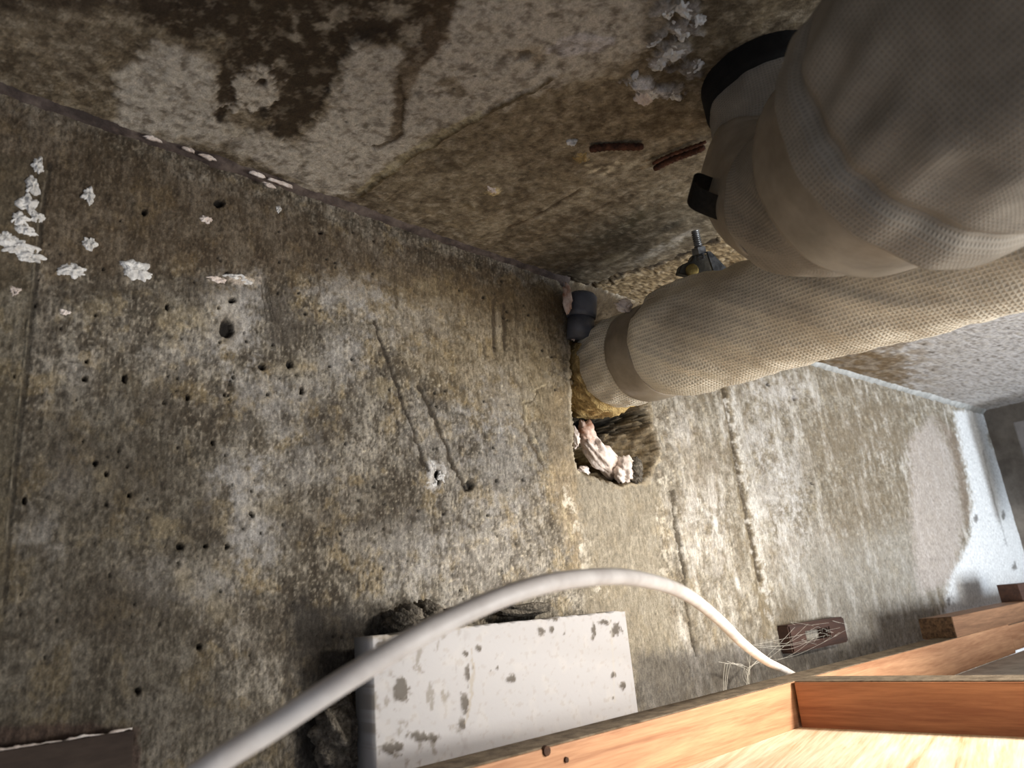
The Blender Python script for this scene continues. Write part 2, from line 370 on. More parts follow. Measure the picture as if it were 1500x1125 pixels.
for x, y, rx, ry in holes:
    W.blob(x, y, rx * 1.8, ry * 1.6, (84, 74, 58), .55, soft=.9, rough=.5)
    W.blob(x, y, rx, ry, (26, 22, 18), .95, soft=.35, rough=.35, h=-.006)
rng = np.random.default_rng(3)
for k in range(170):
    x = rng.uniform(20, 830); y = rng.uniform(320, 1000); r = rng.uniform(1.2, 2.6)
    W.blob(x, y, r, r * 1.3, (30, 26, 20), .8, soft=.5, rough=.3, h=-.003)
for k in range(90):
    x = rng.uniform(500, 1000); y = rng.uniform(500, 900); r = rng.uniform(1.2, 2.6)
    W.blob(x, y, r, r, (196, 184, 160), .75, soft=.6, rough=.4, h=.001)
# diagonal gouges, form marks, cracks
W.line([(548, 470), (565, 520), (598, 610), (626, 690)], 4, (48, 41, 33), .8, 4, h=-.0025)
W.line([(553, 478), (604, 612), (632, 690)], 2.5, (160, 150, 132), .35, 4, gap=.2)
W.line([(614, 565), (640, 620), (664, 680), (682, 718)], 4.5, (56, 48, 38), .8, 4, h=-.0025)
W.line([(618, 562), (645, 622), (670, 680), (690, 716)], 2.5, (170, 160, 142), .45, 4, gap=.2)
W.line([(724, 440), (725, 512)], 5, (64, 54, 42), .7, 1.5, h=-.002)
W.line([(738, 445), (740, 512)], 4, (64, 54, 42), .7, 1.5, h=-.002)
W.line([(731, 460), (732, 508)], 7, (164, 152, 132), .45, 2)
W.line([(756, 440), (757, 530)], 4, (80, 68, 52), .5, 2, h=-.001)
W.line([(578, 400), (580, 450)], 4, (70, 60, 46), .5, 2)
W.line([(468, 310), (470, 400), (462, 470)], 4, (66, 56, 44), .5, 3)
for x0 in (402, 398, 392): W.line([(x0 - 10, 415), (x0, 470)], 2, (48, 42, 34), .6, 2)
# form seam at far left: a thin raised fin with darker concrete beyond
W.poly([(66, 240), (60, 300), (40, 500), (24, 640), (12, 770), (-2, 1000), (-90, 1000), (-90, 200)], (84, 76, 60), .4, 8, 3)
W.line([(74, 240), (62, 310), (43, 500), (27, 640), (14, 770), (4, 900)], 7, (46, 41, 34), .6, 2, h=-.0012)
W.line([(69, 250), (58, 310), (39, 500), (23, 640), (11, 770), (2, 900)], 3.6, (132, 124, 108), .65, 1.8, h=.0022, gap=.5)
# right of centre: repaired strip, seam with white salts, cracks
W.poly([(838, 700), (968, 706), (962, 780), (985, 900), (990, 1000), (850, 1000), (860, 860), (848, 780)], (132, 123, 106), .65, 14, 10)
W.poly([(802, 585), (835, 560), (845, 700), (850, 800), (845, 850), (800, 700)], (140, 122, 94), .5, 14, 10, h=.002)
W.line([(800, 560), (770, 590), (772, 620), (800, 680), (822, 730), (838, 790)], 4, (186, 172, 142), .7, 6, h=.002, gap=.3)
W.line([(797, 566), (766, 596), (768, 624), (795, 684)], 3, (70, 58, 42), .6, 6, h=-.002)
for pts in ([(835, 730), (846, 770), (868, 812)], [(858, 800), (862, 830), (890, 870)], [(975, 700), (968, 760), (985, 800), (972, 850)], [(830, 720), (840, 760)]):
    W.line(pts, 11, (198, 190, 174), .65, 14, gap=.12)
W.line([(985, 720), (990, 770), (1003, 830), (1006, 890), (1020, 960)], 4, (60, 52, 40), .8, 5, h=-.003)
W.line([(1060, 560), (1075, 650), (1095, 760), (1113, 850), (1125, 930)], 12, (112, 99, 77), .75, 4, h=-.003)
W.line([(1062, 570), (1075, 650), (1096, 760), (1114, 850)], 5, (62, 52, 38), .85, 2, h=-.002)
W.line([(1072, 580), (1086, 650), (1108, 770), (1122, 850), (1132, 900)], 9, (208, 203, 194), .6, 14, gap=.12)
W.line([(1076, 590), (1090, 660), (1112, 770), (1128, 860)], 26, (198, 193, 184), .45, 16, gap=.2)
W.line([(1046, 565), (1062, 650), (1082, 760)], 5, (196, 190, 180), .45, 5, gap=.2)
for x, y, rx, ry, k in [(1140, 575, 50, 24, .55), (1110, 640, 26, 40, .5), (1165, 690, 24, 60, .5), (1130, 720, 30, 60, .5), (1050, 800, 16, 60, .4), (1160, 800, 30, 60, .4), (1200, 790, 30, 40, .3), (1000, 630, 22, 40, .4), (1012, 740, 16, 40, .45), (1040, 720, 18, 60, .35)]:
    W.blob(x, y, rx, ry, (200, 196, 192), k, soft=.9, rough=1.1)
for x, y, rx, ry, k in [(1250, 640, 60, 50, .55), (1260, 740, 50, 70, .5), (1310, 640, 34, 30, .55), (1210, 660, 40, 40, .4), (1230, 800, 40, 50, .4), (1315, 740, 24, 60, .45), (1030, 680, 26, 40, .35), (1290, 600, 40, 16, .6), (1235, 570, 30, 12, .4)]:
    W.blob(x, y, rx, ry, (116, 103, 84), k * .9, soft=.9, rough=1.1)
W.poly([(1150, 820), (1330, 760), (1380, 870), (1340, 960), (1130, 960)], (150, 146, 138), .5, 60, 20)
W.poly([(1330, 645), (1366, 610), (1395, 660), (1412, 760), (1400, 850), (1345, 870), (1335, 760)], (176, 166, 158), .75, 16, 8)
W.poly([(1372, 610), (1404, 640), (1420, 740), (1418, 780), (1408, 730), (1395, 660)], (128, 112, 98), .55, 8, 4)
W.poly([(1396, 602), (1445, 598), (1448, 640), (1500, 760), (1520, 960), (1372, 960), (1390, 850), (1420, 790), (1424, 735), (1406, 650)], (224, 226, 226), .92, 10, 5)
W.line([(1440, 660), (1458, 740), (1475, 800)], 2, (150, 150, 150), .6, 1)
W.line([(1330, 830), (1350, 900)], 5, (150, 146, 138), .4, 6)
for x, y in ((1390, 880), (1486, 830), (1470, 755), (1430, 760)): W.blob(x, y, 3, 7, (90, 86, 82), .7, rough=.6)
W.poly([(930, 960), (1140, 940), (1290, 965), (1290, 1030), (930, 1060)], (78, 74, 70), .6, 24, 10)
W.blob(1155, 905, 22, 30, (84, 72, 54), .6, soft=.9)
# lower wall behind the board: shade in the gap at its left painted dark
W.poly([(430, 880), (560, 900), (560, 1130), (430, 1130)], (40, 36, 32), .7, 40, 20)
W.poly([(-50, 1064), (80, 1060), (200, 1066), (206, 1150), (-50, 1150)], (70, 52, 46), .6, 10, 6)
# relief of the whole face
W.H += .0016 * n1 + .0009 * n2 + .0006 * n3 + .0005 * nf + .0003 * ns
# broken recess round the lower pipe
cav = [(836, 452), (834, 520), (836, 600), (838, 660), (846, 692), (880, 704), (912, 713), (944, 709), (958, 690), (968, 655), (958, 622), (946, 596), (960, 560), (985, 480), (950, 440), (880, 430)]
i, sd = W.poly(cav, None, 1, 4, 5)
depth = sst(0, 14, sd) * .03 + sst(4, 60, sd) * .05
lowR = sst(880, 960, W.U[i]) * sst(600, 680, W.V[i])
depth = depth * (1 - .45 * lowR)
rough = fbm(X[i] * 90, Z[i] * 90, 91, 4)
W.H[i] -= depth * (1 + .35 * rough)
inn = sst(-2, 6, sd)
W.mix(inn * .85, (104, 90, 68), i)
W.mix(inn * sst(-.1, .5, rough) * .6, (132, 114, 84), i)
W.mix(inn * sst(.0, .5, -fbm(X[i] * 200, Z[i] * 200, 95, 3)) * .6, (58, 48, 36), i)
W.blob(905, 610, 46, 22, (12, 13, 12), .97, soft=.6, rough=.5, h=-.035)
W.blob(908, 655, 14, 12, (150, 134, 90), .5, soft=.8)
W.line([(836, 470), (834, 560), (838, 650), (846, 694)], 5, (196, 184, 160), .55, 3, h=.0015)
W.line([(900, 715), (950, 708), (968, 664)], 4, (176, 160, 132), .4, 4)
# ragged top edge of the wall near the pipe stub
W.poly([(820, 405), (880, 425), (1000, 470), (1000, 500), (842, 520), (836, 440)], (70, 60, 46), .5, 10, 6, h=-.01)
W.poly([(838, 414), (880, 424), (940, 445), (1010, 474), (1010, 530), (930, 510), (872, 500), (845, 480)], (74, 63, 48), .85, 8, 8)
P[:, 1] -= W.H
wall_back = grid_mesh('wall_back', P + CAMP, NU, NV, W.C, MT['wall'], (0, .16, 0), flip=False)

# ------------------------------------------------------------------ ceiling
colpx2 = np.linspace(-420, 1490, 860); 
XC = np.unique(np.r_[np.linspace(-1.2, -.25, 70), x_of(np.linspace(-420, 1446, 820)), np.linspace(2.63, 3.0, 12)])
NU2 = len(XC); YC = np.r_[np.linspace(-.9, -.224, 60), np.linspace(-.22, .64, 430)]; NV2 = len(YC)
gx = np.tile(XC, (NV2, 1)); gy = np.tile(YC[:, None], (1, NU2))
PC = np.stack([gx, gy, ceil_h(gx)], -1).reshape(-1, 3)
X, Y = PC[:, 0], PC[:, 1]
K = Relief(PC + CAMP, X, Y, (122, 110, 91))
n1 = fbm(X * 9, Y * 9, 101, 5); n2 = fbm(X * 34, Y * 34, 105, 4); n3 = fbm(X * 110, Y * 110, 109, 3); nf = fbm(X * 420, Y * 420, 113, 3)
n4 = fbm(X * 22, Y * 22, 155, 5, .62); n5 = fbm(X * 70, Y * 70, 157, 4, .65)
K.mix(sst(.05, .42, n4) * .5, (148, 134, 110)); K.mix(sst(.08, .45, -n4) * .42, (78, 66, 50)); K.mix(sst(.1, .45, n5) * .4, (156, 142, 118)); K.mix(sst(.1, .45, -n5) * .45, (66, 54, 40))
K.mix(sst(.0, .5, n1 + .4 * n2) * .5, (136, 122, 98)); K.mix(sst(.0, .5, -n1 + .4 * n3) * .4, (80, 68, 52))
K.mix(sst(.1, .5, n2 * .6 + n3 * .6) * .4, (150, 134, 106)); K.mix(sst(.2, .5, nf) * .3, (164, 150, 126)); K.mix(sst(.2, .5, -nf) * .35, (62, 52, 38))
DK = (56, 45, 32); PL = (194, 186, 173)
# pale plaster skin, upper middle
K.poly([(170, 110), (230, 60), (300, 80), (322, 110), (318, 160), (345, 190), (440, 205), (480, 160), (505, 90), (520, 62), (600, 70), (640, 40), (700, -30), (1010, -30), (960, 60), (900, 110), (800, 130), (700, 170),
        (640, 190), (560, 250), (490, 290), (420, 260), (330, 215), (240, 200), (170, 180)], PL, .85, 18, 14, h=.0012)
K.blob(60, 60, 120, 60, (120, 108, 92), .45, soft=.9, rough=1)
# dark wet areas
K.poly([(200, -60), (650, -60), (640, 10), (600, 60), (520, 62), (498, 95), (475, 150), (455, 180), (420, 205), (400, 195), (395, 175), (350, 150), (332, 165), (330, 190), (316, 170), (322, 110), (330, 60), (250, 50), (200, 20)], DK, .9, 5, 10, h=-.0015)
K.poly([(-60, -60), (330, -60), (325, 40), (230, 20), (120, 10), (-60, 30)], (54, 44, 34), .7, 40, 20)
K.poly([(620, -40), (668, -40), (665, 30), (640, 80), (620, 95), (590, 90), (600, 60), (625, 20)], (70, 56, 40), .85, 8, 8)
K.poly([(585, 90), (620, 95), (600, 130), (588, 200), (572, 205), (578, 120)], (86, 70, 50), .7, 8, 6)
K.blob(540, 50, 46, 16, (40, 32, 24), .8, ang=-12, soft=.8)
K.blob(650, 120, 24, 8, (96, 82, 62), .6, ang=-15)
K.blob(668, 128, 20, 12, (104, 90, 70), .6, ang=20)
# ring shaped plaster island with a hole
K.blob(373, 132, 40, 30, (190, 180, 164), .95, ang=-25, soft=.25, rough=.7, h=.002)
K.blob(382, 122, 9, 8, (52, 42, 32), .95, soft=.4, h=-.003)
K.blob(360, 151, 4, 4, (70, 58, 44), .8)
K.blob(345, 190, 26, 12, (170, 160, 142), .6, ang=20)
for x, y, rx, ry in ((432, 35, 7, 14), (434, 58, 12, 9), (410, 92, 9, 8), (470, 40, 14, 6), (500, 22, 18, 14), (575, 20, 30, 16), (600, 50, 16, 20)):
    K.blob(x, y, rx, ry, (176, 166, 148), .75, soft=.6, rough=1)
for x, y, rx, ry in ((480, 132, 7, 5), (385, 165, 8, 10), (400, 188, 8, 6), (322, 172, 6, 8)): K.blob(x, y, rx, ry, (38, 31, 24), .85, soft=.5)
# pale violet paint patch
K.poly([(798, 70), (826, 55), (845, 45), (880, 50), (900, 55), (898, 66), (865, 76), (840, 80), (815, 84), (800, 76)], (196, 190, 188), .95, 5, 6, h=.001)
K.blob(768, 80, 12, 7, (52, 42, 34), .9, ang=-10, soft=.5, rough=.6, h=-.004)
K.blob(778, 78, 30, 14, (120, 100, 72), .5, soft=.9)
# browner lower field
K.poly([(540, 285), (700, 180), (830, 120), (960, 70), (1060, 60), (1060, 330), (900, 330), (830, 390), (700, 350)], (134, 120, 97), .55, 40, 16)
for x, y, rx, ry, k in [(760, 260, 60, 20, .5), (720, 240, 50, 14, .45), (830, 300, 50, 14, .45), (900, 260, 50, 12, .5), (870, 225, 40, 12, .4), (820, 215, 20, 10, .6), (720, 330, 40, 14, .45), (950, 110, 20, 8, .5), (880, 120, 40, 12, .35), (640, 260, 26, 16, .4), (930, 240, 26, 8, .6), (1000, 320, 40, 10, .6), (960, 280, 30, 8, .5)]:
    K.blob(x, y, rx, ry, (186, 174, 150), k, ang=-20, soft=.9, rough=1.1)
for x, y, rx, ry, k in [(740, 285, 50, 24, .55), (660, 235, 40, 16, .55), (790, 250, 40, 12, .5), (880, 170, 50, 14, .5), (960, 180, 60, 20, .4), (900, 340, 60, 14, .5), (830, 320, 40, 12, .5), (640, 240, 26, 14, .5), (700, 295, 20, 10, .5), (760, 340, 40, 12, .4), (980, 150, 40, 16, .4)]:
    K.blob(x, y, rx, ry, (82, 70, 53), k, ang=-20, soft=.9, rough=1.1)
for x, y in ((850, 232), (725, 278)): K.blob(x, y, 11, 6, (222, 200, 150), .9, ang=-10, soft=.5, rough=.8, h=.003)
K.blob(842, 236, 20, 10, (70, 56, 40), .5, soft=.9)
K.blob(685, 302, 14, 9, (160, 146, 118), .6, soft=.4, h=.002); K.blob(685, 302, 7, 4, (96, 80, 56), .7, h=-.002)
for k in range(9):
    K.blob(860 + k * 6 + rng.uniform(-8, 8), 246 + rng.uniform(-8, 10), 8, 3, (208, 194, 164), .75, ang=-20, soft=.6, rough=1)
# board joints of the formwork
K.line([(530, 288), (566, 258), (600, 228), (645, 205), (700, 170), (780, 128), (810, 110)], 5, (74, 60, 36), .75, 3, h=.003)
K.line([(526, 280), (600, 222), (640, 200), (700, 164)], 9, (170, 158, 124), .6, 4)
K.line([(560, 300), (576, 285), (590, 272)], 2, (70, 56, 38), .6, 2)
K.line([(585, 110), (592, 150), (588, 195), (572, 210), (545, 212)], 4, (60, 48, 34), .7, 4, h=-.002)
K.line([(745, 333), (790, 315), (850, 278)], 3, (68, 54, 38), .7, 2, h=-.002)
K.line([(800, 345), (870, 310), (920, 285)], 3, (68, 54, 38), .5, 3, h=-.001)
for a_, b_ in (((620, 305), (700, 345)), ((560, 290), (640, 330)), ((690, 345), (770, 380))):
    K.line([a_, b_], 6, (140, 124, 96), .4, 5, gap=.2)
# honeycombed dark corner by the stub, then a broken gravelly lip
K.poly([(770, 385), (860, 330), (960, 300), (1050, 290), (1090, 320), (1010, 372), (930, 400), (860, 430), (820, 410)], (84, 76, 62), .6, 24, 14)
for x, y, rx, ry, k, c in [(900, 345, 60, 10, .7, (64, 58, 44)), (960, 370, 50, 8, .6, (150, 146, 138)), (1000, 345, 40, 6, .6, (160, 156, 150)), (930, 320, 30, 8, .6, (76, 70, 50)), (860, 372, 30, 10, .5, (120, 106, 82)), (985, 330, 26, 5, .6, (58, 54, 46)), (840, 395, 24, 10, .7, (52, 44, 34)), (1030, 320, 30, 6, .5, (70, 62, 50)), (900, 375, 30, 7, .5, (150, 138, 112))]:
    K.blob(x, y, rx, ry, c, k, ang=-24, soft=.8, rough=1.1)
K.line([(870, 420), (910, 402), (960, 392), (1010, 372), (1050, 352), (1090, 330)], 6, (40, 33, 25), .9, 5, h=-.006)
i, sd = K.poly([(872, 424), (915, 406), (965, 396), (1015, 376), (1100, 330), (1110, 380), (1040, 410), (940, 462), (880, 478), (850, 470), (840, 440)], (136, 118, 88), .75, 8, 8, h=-.010)
g = fbm(X[i] * 170, Y[i] * 200, 131, 4, .6)
K.H[i] += sst(0, 10, sd) * g * .0035
K.mix(sst(-2, 5, sd) * sst(.0, .4, g) * .4, (180, 164, 130), i); K.mix(sst(-2, 5, sd) * sst(.0, .4, -g) * .75, (58, 46, 32), i)
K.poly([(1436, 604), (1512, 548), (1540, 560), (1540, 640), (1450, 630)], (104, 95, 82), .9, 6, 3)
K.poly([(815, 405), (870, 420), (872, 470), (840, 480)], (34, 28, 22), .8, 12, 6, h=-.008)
K.blob(1085, 300, 40, 60, (60, 50, 38), .3)
# white foam-like crust by the riser
for x, y, rx, ry, a_ in ((940, 122, 16, 10, -30), (955, 130, 26, 8, 10), (985, 132, 20, 8, 0), (972, 85, 18, 14, 20), (995, 70, 18, 18, 0), (1000, 40, 26, 12, 0), (975, 10, 20, 14, 0), (1010, 12, 24, 14, 0), (962, 55, 7, 14, 40), (1010, 100, 14, 14, 0)):
    K.blob(x, y, rx, ry, (206, 204, 206), .9, ang=a_, soft=.35, rough=1.3, h=.004)
K.poly([(930, -40), (1120, -40), (1080, 90), (1010, 140), (960, 120), (940, 40)], (60, 50, 36), .35, 20, 10)
# dry end beyond the pipes: white paint with brown mould
K.poly([(1180, 560), (1240, 500), (1330, 440), (1560, 380), (1560, 640), (1440, 640), (1330, 590)], (196, 192, 190), .9, 30, 12)
mm = sst(.0, .35, fbm(X * 14, Y * 40, 141, 4) + .15) * sst(1420, 1250, K.U) * (K.V > 460)
K.mix(mm * .85, (112, 90, 62)); 
K.poly([(1200, 530), (1260, 500), (1320, 520), (1330, 560), (1290, 575), (1230, 548)], (108, 86, 58), .6, 20, 16)
for k in range(20):
    K.blob(rng.uniform(1220, 1480), rng.uniform(430, 580), 2.5, 2, (70, 60, 50), .7)
for k in range(26):
    K.blob(rng.uniform(420, 1000), rng.uniform(40, 330), rng.uniform(1.5, 3), 2, (40, 33, 25), .75, h=-.002)
K.mix(sst(.08, .42, n5 + .3 * nf) * .36, (184, 174, 156)); K.mix(sst(.1, .45, -n5 - .3 * nf) * .34, (60, 50, 38)); K.mix(sst(.15, .5, -n3) * .3, (70, 58, 42))
K.H += .002 * n1 + .001 * n2 + .0007 * n3 + .0004 * nf
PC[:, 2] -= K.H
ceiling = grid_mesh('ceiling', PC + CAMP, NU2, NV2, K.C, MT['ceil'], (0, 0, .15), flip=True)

# ------------------------------------------------------------------ generic solids
def box_bm(x0, x1, y0, y1, z0, z1, bev=.0015, jit=0, seg=2):
    bm = bmesh.new(); bmesh.ops.create_cube(bm, size=1)
    for v in bm.verts:
        v.co = Vector((x0 if v.co.x < 0 else x1, y0 if v.co.y < 0 else y1, z0 if v.co.z < 0 else z1))
        if jit: v.co += Vector((random.uniform(-jit, jit), random.uniform(-jit, jit), random.uniform(-jit, jit)))
    if bev: bmesh.ops.bevel(bm, geom=bm.edges[:], offset=bev, segments=seg, affect='EDGES', profile=.6)
    return bm
def prism_bm(pts, d):
    """closed outline pts (3D) pushed along vector d"""
    bm = bmesh.new(); a = [bm.verts.new(p) for p in pts]; b = [bm.verts.new(Vector(p) + Vector(d)) for p in pts]
    bm.faces.new(a); bm.faces.new(b[::-1])
    for k in range(len(a)):
        j = (k + 1) % len(a); bm.faces.new((a[j], a[k], b[k], b[j]))
    bmesh.ops.recalc_face_normals(bm, faces=bm.faces[:]); return bm
def catmull(pts, n):
    pts = [np.asarray(p, float) for p in pts]; out = []
    ext = [2 * pts[0] - pts[1]] + pts + [2 * pts[-1] - pts[-2]]
    for k in range(len(pts) - 1):
        p0, p1, p2, p3 = ext[k:k + 4]
        for t in np.linspace(0, 1, n, endpoint=False):
            out.append(.5 * (2 * p1 + (p2 - p0) * t + (2 * p0 - 5 * p1 + 4 * p2 - p3) * t * t + (3 * p1 - p0 - 3 * p2 + p3) * t ** 3))
    out.append(pts[-1]); return np.array(out)
def frames(path):
    T = np.gradient(path, axis=0); T /= np.linalg.norm(T, axis=1)[:, None]
    N = np.zeros_like(T); up = np.array([0, 0, 1.]) if abs(T[0][2]) < .9 else np.array([1., 0, 0])
    n = up - T[0] * up.dot(T[0]); n /= np.linalg.norm(n)
    for k in range(len(T)):
        n = n - T[k] * n.dot(T[k]); n /= np.linalg.norm(n); N[k] = n
    return T, N, np.cross(T, N)
def tube(name, path, rad, mat, parent=None, seg=64, disp=None, caps=True, lip=0.):
    """swept tube; rad per point; disp(s, theta) moves the skin; lip turns the ends inward (a hem)"""
    path = np.asarray(path, float); rad = np.broadcast_to(np.asarray(rad, float), (len(path),)).copy()
    T, N, B = frames(path)
    s = np.r_[0, np.cumsum(np.linalg.norm(np.diff(path, axis=0), axis=1))]
    if lip:
        path = np.vstack([path[:1], path[:1], path, path[-1:], path[-1:]]); T = np.vstack([T[:1], T[:1], T, T[-1:], T[-1:]])
        N = np.vstack([N[:1], N[:1], N, N[-1:], N[-1:]]); B = np.vstack([B[:1], B[:1], B, B[-1:], B[-1:]])
        s = np.r_[s[0], s[0], s, s[-1], s[-1]]
        r0, r1 = rad[0], rad[-1]; rad = np.r_[r0 - lip, r0 - lip * .35, rad, r1 - lip * .35, r1 - lip]
        path[1] -= T[0] * lip * .35; path[-2] += T[-1] * lip * .35; path[0] += T[0] * lip * .2; path[-1] -= T[-1] * lip * .2
    th = np.linspace(0, 2 * math.pi, seg, endpoint=False)
    S, TH = np.meshgrid(s, th, indexing='ij')
    RR = rad[:, None] + (disp(S, TH) if disp else 0)
    V = path[:, None, :] + RR[..., None] * (np.cos(TH)[..., None] * N[:, None, :] + np.sin(TH)[..., None] * B[:, None, :])
    m = len(path); idx = np.arange(m * seg).reshape(m, seg); nx = np.roll(idx, -1, 1)
    Q = np.stack([idx[:-1], nx[:-1], nx[1:], idx[1:]], -1).reshape(-1, 4).tolist()
    if caps: Q += [idx[0][::-1].tolist(), idx[-1].tolist()]
    me = bpy.data.meshes.new(name); me.from_pydata(V.reshape(-1, 3).tolist(), [], Q)
    uvl = me.uv_layers.new(name='UVMap')
    rm = float(rad.mean()); per = 2 * math.pi * rm
    uv = np.zeros((len(me.loops), 2), np.float32)
    vi = np.zeros(len(me.loops), np.int32); me.loops.foreach_get('vertex_index', vi)
    nq = (m - 1) * seg * 4
    uv[:, 0] = s[vi // seg]; uv[:, 1] = th[vi % seg] * rm
    first = np.arange(len(vi)) % 4
    wrapc = (np.arange(len(vi)) < nq) & ((first == 1) | (first == 2)) & (vi % seg == 0)
    uv[wrapc, 1] = per
    uvl.data.foreach_set('uv', uv.ravel())
    o = link(name, me, mat, parent, smooth=True)
    return o
def lump(name, loc, size, mat, seed, parent=None, sub=3, amp=.45, freq=1.6, rot=(0, 0, 0)):
    bm = bmesh.new(); bmesh.ops.create_icosphere(bm, subdivisions=sub, radius=1)
    co = np.array([v.co[:] for v in bm.verts])
    d = fbm(co[:, 0] * freq + co[:, 2] * .7 * freq + seed * 3.1, co[:, 1] * freq - co[:, 2] * .9 * freq, seed, 4)
    rm = Matrix.Rotation(rot[2], 3, 'Z') @ Matrix.Rotation(rot[1], 3, 'Y') @ Matrix.Rotation(rot[0], 3, 'X')
    for v, k in zip(bm.verts, d):
        p = v.co * (1 + amp * float(k)); v.co = rm @ Vector((p.x * size[0], p.y * size[1], p.z * size[2]))
    me = bpy.data.meshes.new(name); bm.to_mesh(me); bm.free()
    o = link(name, me, mat, None, True); o.location = loc
    if parent:
        o.parent = parent; o.matrix_parent_inverse = Matrix.Translation(-parent.location)
    return o

# ------------------------------------------------------------------ side wall and joints
ca = np.array([2.575, .61]); cd = np.array([-.05, -1.0]); cd = cd / np.linalg.norm(cd)
p0 = ca - cd * .1; p1 = ca + cd * .62; nrm = np.array([-cd[1], cd[0]]) * .12
if nrm[0] < 0: nrm = -nrm
bm = prism_bm([Vector((p0[0], p0[1], Z0 - .45)), Vector((p1[0], p1[1], Z0 - .45)), Vector((p1[0], p1[1], Z0 + .50)), Vector((p0[0], p0[1], Z0 + .50))], (nrm[0], nrm[1], 0))
tag(obj_bm('wall_right', bm, MT['side']), kind='structure')

def fillet(name, x0, x1, n, size, mat, seed):
    """three cornered bead of muck or sealant filling the joint of wall and ceiling"""
    xs = np.linspace(x0, x1, n); V = []; Fc = []
    k1 = fbm(xs * 30, xs * 0 + seed, seed, 4); k2 = fbm(xs * 34, xs * 0 + seed + 5, seed + 9, 4)
    for k, x in enumerate(xs):
        t = size[0] + (size[1] - size[0]) * k / (n - 1)
        h = float(ceil_h(x)) + Z0; a = t * (1 + .5 * k1[k]); b = t * (1 + .5 * k2[k])
        V += [(x, D + .012, h + .012), (x, D + .01, h - a), (x, D - .003 - .25 * b, h - .3 * a), (x, D - b, h + .006)]
    for k in range(n - 1):
        for j in range(4): Fc.append((4 * k + j, 4 * k + (j + 1) % 4, 4 * k + 4 + (j + 1) % 4, 4 * k + 4 + j))
    Fc += [(3, 2, 1, 0), tuple(4 * (n - 1) + j for j in range(4))]
    me = bpy.data.meshes.new(name); me.from_pydata(V, [], Fc)
    bm = bmesh.new(); bm.from_mesh(me); bmesh.ops.recalc_face_normals(bm, faces=bm.faces[:]); bm.to_mesh(me); bm.free()
    return tag(link(name, me, mat, smooth=True), kind='structure')
trim1 = fillet('trim_1', -1.15, .70, 260, (.015, .009), MT['fillet_dark'], 3)
trim2 = fillet('trim_2', 1.42, 2.57, 160, (.012, .02), MT['fillet_grey'], 8)
# plaster dabs stuck on the wall
def flake(name, c, ex, ey, nrm_, rx, ry, mat, seed, parent, th=.003):
    """ragged dab of plaster: uneven outline, thin feathered rim, lumpy middle"""
    na, nr = 56, 8; a = np.linspace(0, 2 * math.pi, na, endpoint=False)
    o_ = 1 + .6 * fbm(np.cos(a) * 1.1 + seed * 2.7, np.sin(a) * 1.1, seed, 3) + .16 * fbm(np.cos(a) * 3 + seed, np.sin(a) * 3, seed + 4, 3)
    V = [tuple(c + nrm_ * th * .8)]; Fc = []
    for k in range(1, nr + 1):
        t = k / nr
        x = np.cos(a) * rx * o_ * t; y = np.sin(a) * ry * o_ * t
        lum = fbm(np.cos(a) * t * 2.2 + seed * 1.3, np.sin(a) * t * 2.2, seed + 9, 3)
        h = th * ((1 - t ** 3) * (.75 + .9 * lum)) - (.0012 if k == nr else 0)
        V += [tuple(c + ex * x[q] + ey * y[q] + nrm_ * h[q]) for q in range(na)]
    for q in range(na): Fc.append((0, 1 + q, 1 + (q + 1) % na))
    for k in range(nr - 1):
        for q in range(na):
            p_ = 1 + k * na; Fc.append((p_ + q, p_ + na + q, p_ + na + (q + 1) % na, p_ + (q + 1) % na))
    Fc.append(tuple(1 + (nr - 1) * na + q for q in range(na))[::-1])
    me = bpy.data.meshes.new(name); me.from_pydata(V, [], Fc)
    return link(name, me, mat, parent, True)
def depth_of(p): return float((p - CAMP) @ (M @ np.array([0, 0, 1.])))
EX, EY, EZ = np.array([1., 0, 0]), np.array([0, 1., 0]), np.array([0, 0, 1.])
DB = [(130, 286, 6, 15, 0), (131, 358, 7, 12, 0), (106, 398, 16, 13, 0), (202, 397, 15, 16, 0), (318, 410, 10, 5, 1), (350, 409, 17, 7, 0), (24, 362, 20, 16, 0), (44, 376, 14, 11, 0), (10, 350, 10, 12, 0), (56, 242, 6, 14, 0), (48, 272, 7, 16, 0),
      (42, 300, 10, 16, 0), (30, 322, 9, 13, 0), (54, 318, 7, 10, 0), (36, 338, 10, 9, 0), (302, 322, 7, 7, 1), (408, 307, 3, 6, 0), (95, 458, 7, 5, 1), (22, 428, 6, 10, 1), (633, 682, 5, 9, 0), (646, 698, 5, 10, 0), (636, 708, 4, 8, 0)]
for k, (px, py, rx, ry, c_) in enumerate(DB):
    p = on_y(px, py, D + .0005); q_ = depth_of(p) / F
    flake('plaster_dab', p, EX, EZ, -EY, rx * q_ * 1.4, ry * q_, MT['foam'] if c_ else MT['efflo'], 60 + k, wall_back, .0022 + .00012 * rx)
CB = [(940, 122, 12, 9, 0), (955, 134, 14, 6, 0), (984, 135, 16, 6, 0), (968, 92, 9, 10, 0), (990, 76, 14, 12, 0), (1000, 45, 18, 10, 0), (1020, 30, 10, 8, 0), (976, 14, 14, 10, 0), (1004, 14, 16, 8, 0), (960, 58, 5, 10, 0), (838, 208, 6, 4, 0), (851, 231, 10, 6, 1), (942, 144, 13, 8, 1), (1016, 98, 10, 10, 0), (930, 110, 4, 4, 0), (722, 277, 9, 4, 1)]
for k, (px, py, rx, ry, c_) in enumerate(CB):
    p = on_z(px, py, .4315); q_ = depth_of(p) / F
    flake('plaster_dab', p, EX, EY, -EZ, rx * q_ * 1.2, ry * q_ * 1.6, MT['wool'] if k == 11 else MT['foam'] if c_ else MT['efflo'], 90 + k, ceiling, .004)

